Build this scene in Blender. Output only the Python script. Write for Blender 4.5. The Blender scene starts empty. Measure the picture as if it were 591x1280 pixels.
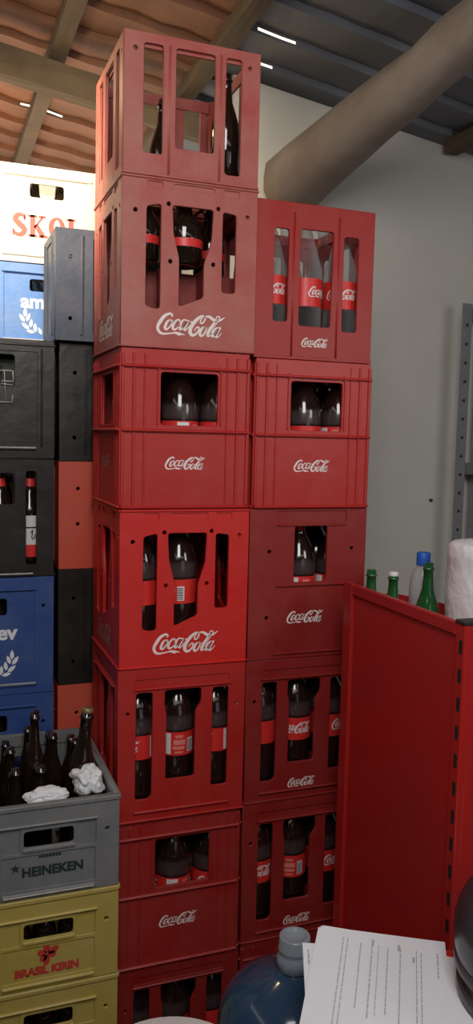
import bpy, bmesh, math, random
from mathutils import Matrix, Vector
random.seed(7)
COL = bpy.context.scene.collection
PI = math.pi

# ------------------------------------------------------------------ materials
def mat(name, base, rough=.5, metal=0, dirt=None, dirt_amt=.3, scale=12, bump=0, bscale=60, spec=.5,
        transmission=0, emission=None, coat=0, alpha=1, rvar=0):
    m = bpy.data.materials.new(name); m.use_nodes = True
    nt = m.node_tree; b = nt.nodes['Principled BSDF']
    b.inputs['Base Color'].default_value = (*base, 1)
    b.inputs['Roughness'].default_value = rough
    b.inputs['Metallic'].default_value = metal
    b.inputs['Specular IOR Level'].default_value = spec
    b.inputs['Transmission Weight'].default_value = transmission
    b.inputs['Coat Weight'].default_value = coat
    b.inputs['Alpha'].default_value = alpha
    tc = nt.nodes.new('ShaderNodeTexCoord')
    if dirt:
        n = nt.nodes.new('ShaderNodeTexNoise'); n.inputs['Scale'].default_value = scale
        n.inputs['Detail'].default_value = 6; n.inputs['Roughness'].default_value = .65
        nt.links.new(tc.outputs['Object'], n.inputs['Vector'])
        r = nt.nodes.new('ShaderNodeMapRange'); r.inputs['From Min'].default_value = .38; r.inputs['From Max'].default_value = .72
        r.inputs['To Max'].default_value = dirt_amt
        nt.links.new(n.outputs['Fac'], r.inputs['Value'])
        mx = nt.nodes.new('ShaderNodeMix'); mx.data_type = 'RGBA'
        mx.inputs['A'].default_value = (*base, 1); mx.inputs['B'].default_value = (*dirt, 1)
        nt.links.new(r.outputs['Result'], mx.inputs['Factor'])
        nt.links.new(mx.outputs['Result'], b.inputs['Base Color'])
        if rvar:
            r2 = nt.nodes.new('ShaderNodeMapRange'); r2.inputs['To Min'].default_value = rough - rvar; r2.inputs['To Max'].default_value = rough + rvar
            nt.links.new(n.outputs['Fac'], r2.inputs['Value']); nt.links.new(r2.outputs['Result'], b.inputs['Roughness'])
    if bump:
        n = nt.nodes.new('ShaderNodeTexNoise'); n.inputs['Scale'].default_value = bscale; n.inputs['Detail'].default_value = 4
        nt.links.new(tc.outputs['Object'], n.inputs['Vector'])
        bp = nt.nodes.new('ShaderNodeBump'); bp.inputs['Strength'].default_value = bump; bp.inputs['Distance'].default_value = .01
        nt.links.new(n.outputs['Fac'], bp.inputs['Height']); nt.links.new(bp.outputs['Normal'], b.inputs['Normal'])
    if emission:
        b.inputs['Emission Color'].default_value = (*emission[0], 1); b.inputs['Emission Strength'].default_value = emission[1]
    return m

DUST = (.42, .22, .17)
M = {}
def red(name, base, rough=.42, d=.22):
    M[name] = mat(name, base, rough, dirt=DUST, dirt_amt=d, scale=9, bump=.12, bscale=25, rvar=.1)
red('red_bright', (.58, .018, .014), .36, .06)
red('red_mid', (.42, .015, .012), .42, .08)
red('red_dull', (.33, .015, .013), .48, .12)
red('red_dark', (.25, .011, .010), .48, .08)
red('red_hazed', (.38, .07, .06), .5, .5)  # washed-out red with a heavy pale mix: haze painted into the upper crates
red('red_faded', (.60, .07, .035), .5, .2)
M['black'] = mat('black_plastic', (.011, .010, .009), .36, dirt=(.07, .06, .045), dirt_amt=.3, scale=7, bump=.15, bscale=20, rvar=.12)
M['blue_lit'] = mat('lit_blue_plastic', (.10, .24, .62), .42, dirt=(.35, .4, .5), dirt_amt=.3, scale=8, bump=.1)  # brighter copy of the blue plastic, with the warm light put into its colour
M['blue'] = mat('blue_plastic', (.028, .075, .27), .42, dirt=(.25, .28, .36), dirt_amt=.2, scale=8, bump=.1)
M['navy'] = mat('navy_plastic', (.045, .058, .095), .5, dirt=(.2, .2, .22), dirt_amt=.3, scale=8, bump=.1)
M['cream'] = mat('cream_plastic', (.86, .82, .72), .5, dirt=(.7, .62, .48), dirt_amt=.25, scale=7)
M['grey'] = mat('grey_plastic', (.15, .157, .162), .5, dirt=(.34, .34, .33), dirt_amt=.3, scale=10, bump=.12)
M['yellow'] = mat('yellow_plastic', (.42, .32, .065), .5, dirt=(.5, .42, .2), dirt_amt=.35, scale=9, bump=.1)
M['white_print'] = mat('white_print', (.85, .72, .70), .6)
M['faded_print'] = mat('faded_white_print', (.50, .20, .18), .6)
M['pale_print'] = mat('pale_print', (.8, .84, .88), .6)
M['dark_print'] = mat('dark_green_print', (.012, .03, .022), .6)
M['red_print'] = mat('red_print', (.50, .04, .03), .6)
M['pink_print'] = mat('faded_red_print', (.62, .13, .11), .6)
M['worn'] = mat('worn_scuffed_edge', (.55, .52, .48), .5, dirt=(.2, .2, .2), dirt_amt=.6, scale=60)
M['divider'] = mat('divider_red', (.22, .014, .012), .55, dirt=DUST, dirt_amt=.2)
M['divider_dark'] = mat('divider_dark', (.03, .03, .03), .6)

def cola_mat():
    m = mat('cola_in_plastic', (.012, .005, .004), .12, coat=.6)
    nt = m.node_tree; b = nt.nodes['Principled BSDF']
    tc = nt.nodes.new('ShaderNodeTexCoord'); sp = nt.nodes.new('ShaderNodeSeparateXYZ')
    nt.links.new(tc.outputs['Object'], sp.inputs[0])
    rp = nt.nodes.new('ShaderNodeValToRGB'); e = rp.color_ramp.elements
    e[0].position = .205; e[0].color = (.014, .006, .005, 1)
    e[1].position = .212; e[1].color = (.06, .04, .04, 1)
    a = e.new(.238); a.color = (.05, .034, .034, 1)
    a = e.new(.250); a.color = (.016, .007, .006, 1)
    nt.links.new(sp.outputs['Z'], rp.inputs[0]); nt.links.new(rp.outputs[0], b.inputs['Base Color'])
    rr = nt.nodes.new('ShaderNodeMapRange'); rr.inputs['From Min'].default_value = .01; rr.inputs['From Max'].default_value = .1
    rr.inputs['To Min'].default_value = .12; rr.inputs['To Max'].default_value = .5
    nt.links.new(rp.outputs[0], rr.inputs['Value']); nt.links.new(rr.outputs[0], b.inputs['Roughness'])
    return m
M['cola'] = cola_mat()
M['cola_liquid'] = mat('cola_liquid', (.012, .006, .008), .15, coat=.5)
M['amber'] = mat('brown_glass', (.014, .008, .005), .08, coat=.6)
M['green'] = mat('green_glass', (.008, .085, .02), .1, coat=.6)
M['label_red'] = mat('label_red', (.66, .03, .025), .4)
M['label_white'] = mat('label_white', (.72, .70, .70), .45)
M['print_black'] = mat('print_black', (.02, .02, .02), .5)
M['label_pale'] = mat('label_pale_text', (.74, .22, .18), .45)
def clear(name, tint, fac=.22, rough=.06):
    m = bpy.data.materials.new(name); m.use_nodes = True; nt = m.node_tree; nt.nodes.clear()
    o = nt.nodes.new('ShaderNodeOutputMaterial'); t = nt.nodes.new('ShaderNodeBsdfTransparent'); g = nt.nodes.new('ShaderNodeBsdfPrincipled')
    g.inputs['Roughness'].default_value = rough; g.inputs['Base Color'].default_value = (*tint, 1); g.inputs['Coat Weight'].default_value = .5
    t.inputs['Color'].default_value = (*[min(1, .55 + .45 * c) for c in tint], 1)
    lw = nt.nodes.new('ShaderNodeLayerWeight'); lw.inputs['Blend'].default_value = .22
    mr = nt.nodes.new('ShaderNodeMapRange'); mr.inputs['To Min'].default_value = fac; mr.inputs['To Max'].default_value = .95
    nt.links.new(lw.outputs['Facing'], mr.inputs['Value'])
    mx = nt.nodes.new('ShaderNodeMixShader'); nt.links.new(mr.outputs[0], mx.inputs[0])
    nt.links.new(t.outputs[0], mx.inputs[1]); nt.links.new(g.outputs[0], mx.inputs[2]); nt.links.new(mx.outputs[0], o.inputs[0])
    return m
M['clear_glass'] = clear('clear_glass', (.62, .63, .64), .06)
M['clear_pet'] = clear('clear_pet', (.62, .64, .66), .42, .12)
M['jug'] = clear('blue_jug_plastic', (.03, .075, .15), .72, .14)
M['jug_cap'] = clear('milky_cap', (.36, .42, .48), .62, .3)
M['pet_cap'] = mat('blue_cap', (.02, .12, .55), .4)
M['cap_red'] = mat('cap_red', (.5, .02, .02), .35)
M['cap_gold'] = mat('worn_bottle_cap', (.35, .26, .12), .35, metal=.6)
M['shelf_red'] = mat('red_painted_steel', (.43, .016, .012), .33, dirt=(.22, .03, .04), dirt_amt=.5, scale=2.5, bump=.03, bscale=8)
M['shelf_dark'] = mat('slot_black', (.008, .005, .005), .8)
M['cap_black'] = mat('black_end_cap', (.02, .02, .022), .5)
M['wall'] = mat('plaster_wall', (.57, .555, .52), .85, dirt=(.45, .435, .40), dirt_amt=.5, scale=1.6, bump=.15, bscale=14)
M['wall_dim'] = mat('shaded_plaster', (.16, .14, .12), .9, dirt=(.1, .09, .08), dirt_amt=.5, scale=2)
M['floor'] = mat('concrete_floor', (.10, .09, .085), .7, dirt=(.05, .045, .04), dirt_amt=.7, scale=4, bump=.1)
M['tile'] = mat('clay_tile', (.27, .125, .075), .85, dirt=(.13, .075, .05), dirt_amt=.8, scale=5, bump=.3, bscale=30)
M['tile_grey'] = mat('hazed_tile', (.15, .165, .195), .85, dirt=(.19, .19, .21), dirt_amt=.7, scale=2.2, bump=.3, bscale=30)  # grey-blue haze under the roof is put into this tile colour
M['wood'] = mat('dusty_wood', (.24, .185, .15), .8, dirt=(.36, .31, .27), dirt_amt=.6, scale=4, bump=.4, bscale=18)
M['wood_dark'] = mat('dark_rafter_wood', (.12, .085, .05), .85, dirt=(.05, .035, .025), dirt_amt=.6, scale=5, bump=.4, bscale=18)
M['steel'] = mat('grey_rack_steel', (.19, .20, .22), .5, dirt=(.12, .12, .13), dirt_amt=.5, scale=12)
M['steel_hole'] = mat('rack_bolt', (.05, .05, .055), .5, metal=.5)
M['paper'] = mat('white_paper', (.80, .84, .90), .8)
M['ink'] = mat('faded_grey_ink', (.42, .455, .52), .8)
M['roll'] = mat('soft_white_paper_roll', (.78, .78, .79), .95, bump=.6, bscale=35)
M['bag'] = mat('crumpled_white_plastic', (.72, .74, .78), .45, bump=.3, bscale=40)
M['plastic_white'] = mat('white_plastic', (.78, .78, .78), .4)
M['table_red'] = mat('red_plastic_table', (.60, .03, .02), .4)
M['helmet'] = mat('dark_helmet_shell', (.022, .022, .027), .3, dirt=(.07, .07, .08), dirt_amt=.5, scale=14, coat=.3)
M['helmet_trim'] = mat('helmet_trim', (.06, .06, .075), .35)

# ------------------------------------------------------------------ geometry helpers
class MB:
    def __init__(s): s.bm = bmesh.new(); s.mats = []
    def mi(s, m):
        if m is None: return 0
        if m not in s.mats: s.mats.append(m)
        return s.mats.index(m)
    def _fin(s, vs, M4, m):
        if M4 is not None: bmesh.ops.transform(s.bm, matrix=M4, verts=list(vs))
        i = s.mi(m)
        fs = set()
        for v in vs:
            for f in v.link_faces: fs.add(f)
        for f in fs: f.material_index = i
    def box(s, x0, x1, y0, y1, z0, z1, bev=0, M4=None, m=None, seg=1):
        t = bmesh.new(); r = bmesh.ops.create_cube(t, size=1)
        for v in t.verts:
            v.co = Vector(((x0 + x1) / 2 + v.co.x * (x1 - x0), (y0 + y1) / 2 + v.co.y * (y1 - y0), (z0 + z1) / 2 + v.co.z * (z1 - z0)))
        if bev: bmesh.ops.bevel(t, geom=list(t.edges), offset=bev, segments=seg, affect='EDGES', profile=.5)
        s.merge(t, M4, m)
    def merge(s, t, M4=None, m=None, smooth=None):
        me = bpy.data.meshes.new('tmp'); t.to_mesh(me); t.free(); s.add_mesh(me, M4, m, smooth); bpy.data.meshes.remove(me)
    def add_mesh(s, me, M4=None, m=None, smooth=None):
        nv, nf = len(s.bm.verts), len(s.bm.faces)
        s.bm.from_mesh(me); s.bm.verts.ensure_lookup_table(); s.bm.faces.ensure_lookup_table()
        if M4 is not None: bmesh.ops.transform(s.bm, matrix=M4, verts=s.bm.verts[nv:])
        i = s.mi(m)
        for f in s.bm.faces[nf:]:
            f.material_index = i
            if smooth is not None: f.smooth = smooth
    def lathe(s, prof, n=28, M4=None, m=None, squash=None):
        t = bmesh.new(); rings = []
        for r, z in prof:
            if r < 1e-6: rings.append([t.verts.new((0, 0, z))])
            else: rings.append([t.verts.new((r * math.cos(2 * PI * k / n), r * math.sin(2 * PI * k / n), z)) for k in range(n)])
        for a, b in zip(rings, rings[1:]):
            for k in range(n):
                k2 = (k + 1) % n
                if len(a) == 1 and len(b) == 1: continue
                if len(a) == 1: t.faces.new((a[0], b[k2], b[k]))
                elif len(b) == 1: t.faces.new((a[k], a[k2], b[0]))
                else: t.faces.new((a[k], a[k2], b[k2], b[k]))
        bmesh.ops.recalc_face_normals(t, faces=t.faces)
        s.merge(t, M4, m, True)
    def cyl(s, p, q, r, n=16, m=None, r2=None):
        p, q = Vector(p), Vector(q); d = q - p; L = d.length
        Q = Matrix.Translation(p) @ d.to_track_quat('Z', 'Y').to_matrix().to_4x4()
        r2 = r if r2 is None else r2
        s.lathe([(0, 0), (r, 0), (r2, L), (0, L)], n, Q, m)
        
    def ribbon(s, pts, f, m=None, sub=5):
        """variable-width stroke: pts (x, z, width), f maps flat (x, z) to 3-D"""
        P = smooth_pts(pts, sub); i = s.mi(m); prev = None
        for k, (x, z, w) in enumerate(P):
            a = P[max(0, k - 1)]; b = P[min(len(P) - 1, k + 1)]
            dx, dz = b[0] - a[0], b[1] - a[1]; L = math.hypot(dx, dz) or 1
            nx, nz = -dz / L * w / 2, dx / L * w / 2
            cur = (s.bm.verts.new(f(x + nx, z + nz)), s.bm.verts.new(f(x - nx, z - nz)))
            if prev:
                fc = s.bm.faces.new((prev[0], prev[1], cur[1], cur[0])); fc.material_index = i
            prev = cur
    def poly(s, pts, f, m=None):
        fc = s.bm.faces.new([s.bm.verts.new(f(x, z)) for x, z in pts]); fc.material_index = s.mi(m)
    def mesh(s, name):
        me = bpy.data.meshes.new(name); s.bm.to_mesh(me); s.bm.free()
        for m in s.mats: me.materials.append(m)
        return me
    def obj(s, name, m=None, parent=None):
        if m is not None and not s.mats: s.mats = [m]
        return link(name, s.mesh(name), parent)

def link(name, me, parent=None):
    o = bpy.data.objects.new(name, me); COL.objects.link(o)
    if parent: o.parent = parent
    return o

def smooth_pts(pts, sub):
    if len(pts) < 3: return pts
    out = []
    for i in range(len(pts) - 1):
        p0 = pts[max(0, i - 1)]; p1 = pts[i]; p2 = pts[i + 1]; p3 = pts[min(len(pts) - 1, i + 2)]
        for k in range(sub):
            t = k / sub
            out.append(tuple(.5 * (2 * b + (c - a) * t + (2 * a - 5 * b + 4 * c - d) * t * t + (3 * b - a - 3 * c + d) * t ** 3)
                             for a, b, c, d in zip(p0, p1, p2, p3)))
    out.append(pts[-1]); return out

def fillet(poly, r, n=3):
    out = []; N = len(poly)
    for i in range(N):
        p = Vector(poly[i]); a = Vector(poly[i - 1]) - p; b = Vector(poly[(i + 1) % N]) - p
        rr = min(r, a.length * .45, b.length * .45)
        A = p + a.normalized() * rr; B = p + b.normalized() * rr
        for k in range(n + 1):
            t = k / n; out.append(tuple((1 - t) ** 2 * A + 2 * t * (1 - t) * p + t * t * B))
    return out

def circle(x, y, r, n=12): return [(x + r * math.cos(2 * PI * k / n), y + r * math.sin(2 * PI * k / n)) for k in range(n)]

def plate_mesh(outline, holes, t, bev=.0012):
    """flat plate in the XZ plane with holes, thickness t along Y centred on 0"""
    cu = bpy.data.curves.new('tmp', 'CURVE'); cu.dimensions = '2D'; cu.fill_mode = 'BOTH'
    for pl in [outline] + holes:
        sp = cu.splines.new('POLY'); sp.points.add(len(pl) - 1); sp.use_cyclic_u = True
        for q, (x, z) in zip(sp.points, pl): q.co = (x, z, 0, 1)
    cu.extrude = t / 2 - bev; cu.bevel_depth = bev; cu.bevel_resolution = 0; cu.offset = -bev
    o = bpy.data.objects.new('tmp', cu); COL.objects.link(o)
    dg = bpy.context.evaluated_depsgraph_get(); me = bpy.data.meshes.new_from_object(o.evaluated_get(dg))
    bpy.data.objects.remove(o); bpy.data.curves.remove(cu)
    me.transform(Matrix.Rotation(PI / 2, 4, 'X'))
    return me

def text_mesh(txt, size, bold=0, align='CENTER', shear=0, font_space=1):
    cu = bpy.data.curves.new('tmp', 'FONT'); cu.body = txt; cu.size = size; cu.offset = bold; cu.align_x = align
    cu.shear = shear; cu.space_character = font_space; cu.resolution_u = 3
    o = bpy.data.objects.new('tmp', cu); COL.objects.link(o)
    dg = bpy.context.evaluated_depsgraph_get(); me = bpy.data.meshes.new_from_object(o.evaluated_get(dg))
    bpy.data.objects.remove(o); bpy.data.curves.remove(cu)
    me.transform(Matrix.Rotation(PI / 2, 4, 'X'))
    return me

def thing(name, label, cat, loc=(0, 0, 0), rz=0, group=None):
    o = bpy.data.objects.new(name, None); COL.objects.link(o); o.empty_display_size = .05
    o.location = loc; o.rotation_euler = (0, 0, rz); return tag(o, label, cat, group)
def tag(o, label, cat, group=None):
    o['label'] = label; o['category'] = cat
    if group: o['group'] = group
    return o
def struct(o): o['kind'] = 'structure'; return o
def copy_tree(o, parent=None):
    c = o.copy(); COL.objects.link(c); c.parent = parent
    for ch in list(o.children): copy_tree(ch, c)
    return c

# ------------------------------------------------------------------ crate faces
# each face type: real windows, outer-skin-only recesses, ribs (u0,u1,v0,v1,protrusion), round holes, logo box (u centre, v centre, width)
FACES = {
 'taper': dict(win=[[(.175,.83),(.28,.85),(.28,.235),(.215,.235),(.172,.25)],
                    [(.36,.85),(.665,.85),(.655,.66),(.60,.52),(.60,.32),(.415,.255),(.415,.54),(.372,.68)],
                    [(.735,.845),(.84,.835),(.84,.36),(.735,.36)]],
          rec=[[(.18,.975),(.29,.975),(.29,.935),(.18,.935)],[(.37,.975),(.67,.975),(.67,.945),(.37,.945)],[(.74,.975),(.86,.975),(.86,.935),(.74,.935)]],
          ribs=[(.0,1,0,.014,.004),(.0,1,.985,1,.0035)], dots=[(.095,.80),(.333,.855),(.70,.86),(.925,.83),(.35,.52),(.67,.525)], logo=(.515,.15,.50)),
 'window': dict(win=[[(.30,.86),(.75,.86),(.75,.53),(.30,.53)]],
          rec=[],
          ribs=[(0,1,.0,.022,.009),(0,1,.483,.505,.009),(0,1,.880,.90,.009),(.0,.022,.02,.97,.004),(.085,.105,.02,.97,.004),(.17,.185,.02,.97,.003),(.815,.83,.02,.97,.003),(.895,.915,.02,.97,.004),(.978,1,.02,.97,.004),(.27,.285,.53,.885,.003),(.765,.78,.53,.885,.003)],
          dots=[], gus=[(.285,.89),(.765,.89)], logo=(.50,.29,.31)),
 'panel': dict(win=[[(.375,.885),(.655,.885),(.655,.51),(.375,.51)]],
          rec=[[(.235,.985),(.82,.985),(.82,.905),(.235,.905)],[(.225,.48),(.82,.48),(.82,.045),(.225,.045)]],
          ribs=[(.225,.82,.885,.90,.004),(.225,.82,.485,.50,.003),(.21,.82,.03,.042,.005)],
          dots=[(.165,.72),(.875,.73),(.155,.28)], logo=(.49,.275,.31)),
 'slots': dict(win=[[(.135,.845),(.262,.845),(.262,.17),(.24,.145),(.135,.145)],
                    [(.355,.85),(.645,.85),(.645,.755),(.60,.70),(.60,.26),(.37,.26),(.37,.70),(.355,.755)],
                    [(.735,.845),(.865,.845),(.865,.18),(.735,.18)]],
          rec=[[(.13,.93),(.87,.93),(.87,.885),(.13,.885)]],
          ribs=[(.12,.88,.058,.075,.007),(.12,.88,.862,.876,.006),(0,1,.0,.014,.004)], dots=[(.07,.715),(.935,.72)], logo=None),
 'ribbed': dict(win=[[(.15,.83),(.27,.83),(.27,.24),(.15,.24)],
                    [(.365,.84),(.645,.84),(.645,.72),(.635,.22),(.365,.22)],
                    [(.735,.82),(.865,.82),(.865,.20),(.735,.20)]],
          rec=[], ribs=[(.0,1,0,.02,.002)], dots=[], logo=(.51,.115,.225), post=[.31,.69]),
 'slats': dict(win=[[(.14,.93),(.28,.93),(.28,.16),(.14,.16)],
                    [(.37,.93),(.66,.93),(.66,.22),(.37,.22)],
                    [(.74,.93),(.86,.93),(.86,.08),(.74,.08)]],
          rec=[], ribs=[(0,1,0,.02,.002)], dots=[(.08,.88),(.92,.88)], logo=None, post=[.325,.70]),
 # beer crates
 'handle': dict(win=[[(.36,.82),(.64,.82),(.64,.68),(.36,.68)]],
          rec=[[(.15,.88),(.85,.88),(.85,.10),(.15,.10)]],
          ribs=[(.13,.87,.065,.095,.005),(.13,.87,.885,.905,.005)], dots=[(.08,.75),(.92,.75)], logo=None),
 'low': dict(win=[[(.34,.72),(.68,.72),(.68,.54),(.34,.54)]],
          rec=[[(.185,.76),(.315,.76),(.315,.50),(.185,.50)],[(.70,.76),(.835,.76),(.835,.50),(.70,.50)],[(.19,.46),(.83,.46),(.83,.10),(.19,.10)]],
          ribs=[(.17,.85,.77,.80,.006),(.33,.69,.50,.54,.004),(.19,.83,.035,.075,.006),(0,1,.95,1,.004)], dots=[(.07,.66),(.915,.64)], logo=None),
 'dark': dict(win=[[(.30,.87),(.70,.87),(.70,.60),(.30,.60)]],
          rec=[[(.13,.90),(.87,.90),(.87,.14),(.13,.14)]],
          ribs=[(.14,.86,.07,.095,.006),(.895,.91,.1,.93,.005),(.09,.105,.1,.93,.005),(.0,1,.95,.97,.004)], dots=[], logo=None),
 'darkslots': dict(win=[[(.30,.88),(.70,.88),(.70,.62),(.30,.62)],[(.785,.90),(.865,.90),(.865,.10),(.785,.10)],[(.135,.90),(.215,.90),(.215,.10),(.135,.10)]],
          rec=[], ribs=[(.0,.85,.0,.02,.006)], dots=[], logo=None),
 'blank': dict(win=[], rec=[[(.3,.92),(.7,.92),(.7,.08),(.3,.08)]], ribs=[(.20,.22,.05,.95,.004),(.78,.80,.05,.95,.004)], dots=[(.12,.75),(.12,.2),(.88,.75)], logo=None),
 'chamfer': dict(win=[], rec=[[(.3,.90),(.7,.90),(.7,.10),(.3,.10)]], ribs=[], dots=[(.15,.75),(.15,.42),(.85,.75)], logo=None),
}
T = .009
def inrec(q, recs):
    u, v = q[0]
    return any(min(a for a, _ in r) < u < max(a for a, _ in r) and min(c for _, c in r) < v < max(c for _, c in r) for r in recs)
def face_mesh(kind, w, h, inset=0):
    F = FACES[kind]; b = MB()
    P = lambda pl, r=.008: fillet([((u - .5) * w, v * h) for u, v in pl], r)
    out = [(-w / 2 + inset, 0), (w / 2 - inset, 0), (w / 2 - inset, h), (-w / 2 + inset, h)]
    wins = [P(q) for q in F['win']]
    dots = [circle((u - .5) * w, v * h, .0052) for u, v in F['dots']]
    me = plate_mesh(out, wins + dots, T - .003); b.add_mesh(me, Matrix.Translation((0, (T + .003) / 2, 0)))
    me = plate_mesh(out, [P(q) for q in F['win'] if not inrec(q, F['rec'])] + [P(q, .004) for q in F['rec']] + dots, .003, .0008); b.add_mesh(me, Matrix.Translation((0, .0015, 0)))
    for u0, u1, v0, v1, p in F['ribs']:
        b.box((u0 - .5) * w, (u1 - .5) * w, -p, .002, v0 * h, v1 * h, min(p, (v1 - v0) * h, (u1 - u0) * w) * .4)
    for u in F.get('post', []):
        t = bmesh.new(); r = .014 if w < 1 else .01
        bmesh.ops.create_cone(t, cap_ends=True, segments=16, radius1=r, radius2=r, depth=h * .93)
        for v in t.verts: v.co.y *= .3
        b.merge(t, Matrix.Translation(((u - .5) * w, .004, h * .475)), None, True)
    for u, v in F.get('gus', []):
        t = bmesh.new(); bmesh.ops.create_cube(t, size=.012)
        b.merge(t, Matrix.Translation(((u - .5) * w, 0, v * h)) @ Matrix.Rotation(PI / 4, 4, 'Y') @ Matrix.Diagonal((1, .8, 1, 1)))
    return b.mesh('face')

_cache = {}
def body_mesh(front, side, w, d, h, sides_open=True):
    key = (front, side, round(w, 3), round(d, 3), round(h, 3))
    if key in _cache: return _cache[key]
    b = MB(); g = .0015; H = h - g
    f = face_mesh(front, w, H); s = face_mesh(side, d, H, T + .0005)
    b.add_mesh(f, Matrix.Translation((0, -d / 2, 0)))
    b.add_mesh(f, Matrix.Rotation(PI, 4, 'Z') @ Matrix.Translation((0, -d / 2, 0)))
    b.add_mesh(s, Matrix.Rotation(-PI / 2, 4, 'Z') @ Matrix.Translation((0, -w / 2, 0)))
    b.add_mesh(s, Matrix.Rotation(PI / 2, 4, 'Z') @ Matrix.Translation((0, -w / 2, 0)))
    # corner posts
    for sx in (-1, 1):
        for sy in (-1, 1):
            t = bmesh.new(); bmesh.ops.create_cone(t, cap_ends=True, segments=12, radius1=.011, radius2=.011, depth=H - .004)
            b.merge(t, Matrix.Translation((sx * (w / 2 - .0145), sy * (d / 2 - .0145), H / 2)), None, True)
    # rim flange and base grid
    for x0, x1, y0, y1 in ((-w/2+.009, w/2-.009, -d/2+.009, -d/2+.014), (-w/2+.009, w/2-.009, d/2-.014, d/2-.009), (-w/2+.009, -w/2+.014, -d/2+.014, d/2-.014), (w/2-.014, w/2-.009, -d/2+.014, d/2-.014)):
        b.box(x0, x1, y0, y1, H - .03, H - .001)
    n = 7
    for k in range(n):
        x = -w / 2 + .012 + (w - .024) * k / (n - 1); b.box(x - .006, x + .006, -d / 2 + .009, d / 2 - .009, .004, .010)
        y = -d / 2 + .012 + (d - .024) * k / (n - 1); b.box(-w / 2 + .009, w / 2 - .009, y - .006, y + .006, .0045, .0105)
    _cache[key] = b.mesh('crate_body'); return _cache[key]
def divider_mesh(w, d, nx, ny, z0, z1):
    key = ('div', w, d, nx, ny, z0, z1)
    if key in _cache: return _cache[key]
    b = MB(); W, D = w - 2 * T - .006, d - 2 * T - .006
    for i in range(1, nx):
        x = -W / 2 + W * i / nx; b.box(x - .0015, x + .0015, -D / 2, D / 2, z0, z1)
    for j in range(1, ny):
        y = -D / 2 + D * j / ny; b.box(-W / 2, W / 2, y - .0015, y + .0015, z0, z1 - .004)
    _cache[key] = b.mesh('divider'); return _cache[key]

LOGO = [[(-0.301,0.094,0.017),(-0.289,0.123,0.024),(-0.319,0.140,0.032),(-0.360,0.129,0.038),(-0.412,0.094,0.047),(-0.459,0.029,0.051),(-0.494,-0.029,0.045),(-0.500,-0.082,0.043),(-0.471,-0.129,0.040),(-0.424,-0.146,0.030),(-0.354,-0.140,0.023),(-0.284,-0.129,0.021),(-0.237,-0.123,0.032),(-0.190,-0.135,0.047),(-0.149,-0.135,0.026),(-0.096,-0.146,0.006)],
[(-0.319,0.058,0.015),(-0.360,0.029,0.032),(-0.383,-0.018,0.040),(-0.395,-0.064,0.040),(-0.371,-0.082,0.028),(-0.336,-0.053,0.021),(-0.295,0.000,0.021),(-0.289,0.041,0.019),(-0.319,0.058,0.015),(-0.301,0.029,0.011),(-0.254,0.029,0.009)],
[(-0.184,0.035,0.019),(-0.178,0.058,0.021),(-0.208,0.064,0.021),(-0.249,0.029,0.032),(-0.278,-0.023,0.040),(-0.278,-0.064,0.038),(-0.249,-0.076,0.028),(-0.208,-0.047,0.017),(-0.173,0.000,0.011)],
[(-0.073,0.058,0.017),(-0.114,0.070,0.021),(-0.155,0.029,0.032),(-0.178,-0.035,0.040),(-0.173,-0.070,0.032),(-0.137,-0.053,0.023),(-0.096,0.006,0.017),(-0.061,0.053,0.015)],
[(-0.050,0.070,0.028),(-0.079,0.012,0.036),(-0.114,-0.047,0.038),(-0.102,-0.076,0.028),(-0.061,-0.041,0.015),(-0.009,0.023,0.009)],
[(-0.020,0.041,0.020),(0.003,0.053,0.020)],
[(0.202,0.129,0.016),(0.155,0.140,0.029),(0.091,0.099,0.045),(0.020,0.023,0.055),(-0.020,-0.053,0.055),(-0.020,-0.111,0.051),(0.015,-0.140,0.041),(0.067,-0.117,0.029),(0.102,-0.070,0.024),(0.108,-0.029,0.024),(0.079,-0.023,0.020),(0.050,-0.058,0.014),(0.038,-0.082,0.008)],
[(0.202,0.129,0.016),(0.196,0.088,0.022),(0.161,0.041,0.022),(0.132,0.041,0.022),(0.132,0.076,0.020),(0.161,0.117,0.014),(0.202,0.135,0.014)],
[(0.202,0.135,0.018),(0.249,0.140,0.031),(0.289,0.123,0.043),(0.325,0.099,0.045),(0.365,0.088,0.035),(0.418,0.094,0.031),(0.459,0.117,0.022),(0.500,0.146,0.006)],
[(0.360,0.111,0.014),(0.383,0.146,0.018),(0.418,0.146,0.016),(0.418,0.117,0.016),(0.383,0.094,0.014)],
[(0.190,-0.012,0.016),(0.155,-0.035,0.033),(0.126,-0.088,0.041),(0.126,-0.129,0.037),(0.155,-0.140,0.029),(0.196,-0.099,0.022),(0.219,-0.041,0.020),(0.213,-0.018,0.018),(0.190,-0.012,0.016),(0.225,-0.029,0.010),(0.254,-0.018,0.010)],
[(0.307,-0.041,0.008),(0.354,0.023,0.012),(0.383,0.064,0.016),(0.360,0.076,0.020),(0.330,0.041,0.035),(0.278,-0.035,0.043),(0.249,-0.094,0.045),(0.243,-0.135,0.035),(0.278,-0.129,0.018),(0.307,-0.088,0.010)],
[(0.406,-0.012,0.018),(0.371,-0.018,0.024),(0.325,-0.064,0.037),(0.307,-0.111,0.041),(0.319,-0.140,0.031),(0.354,-0.117,0.022),(0.395,-0.053,0.016),(0.412,-0.012,0.014)],
[(0.436,0.000,0.031),(0.395,-0.064,0.039),(0.365,-0.117,0.041),(0.377,-0.146,0.029),(0.418,-0.123,0.014),(0.459,-0.076,0.008)]]
def logo_into(b, f, cx, cz, width, m):
    for st in LOGO: b.ribbon([(cx + x * width, cz + z * width, max(w * width, .0)) for x, z, w in st], f, m)
FRONT = lambda d, e=.0008: (lambda x, z: Vector((x, -d / 2 - e, z)))
LEFT = lambda w, e=.0008: (lambda x, z: Vector((-w / 2 - e, -x, z)))

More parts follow.
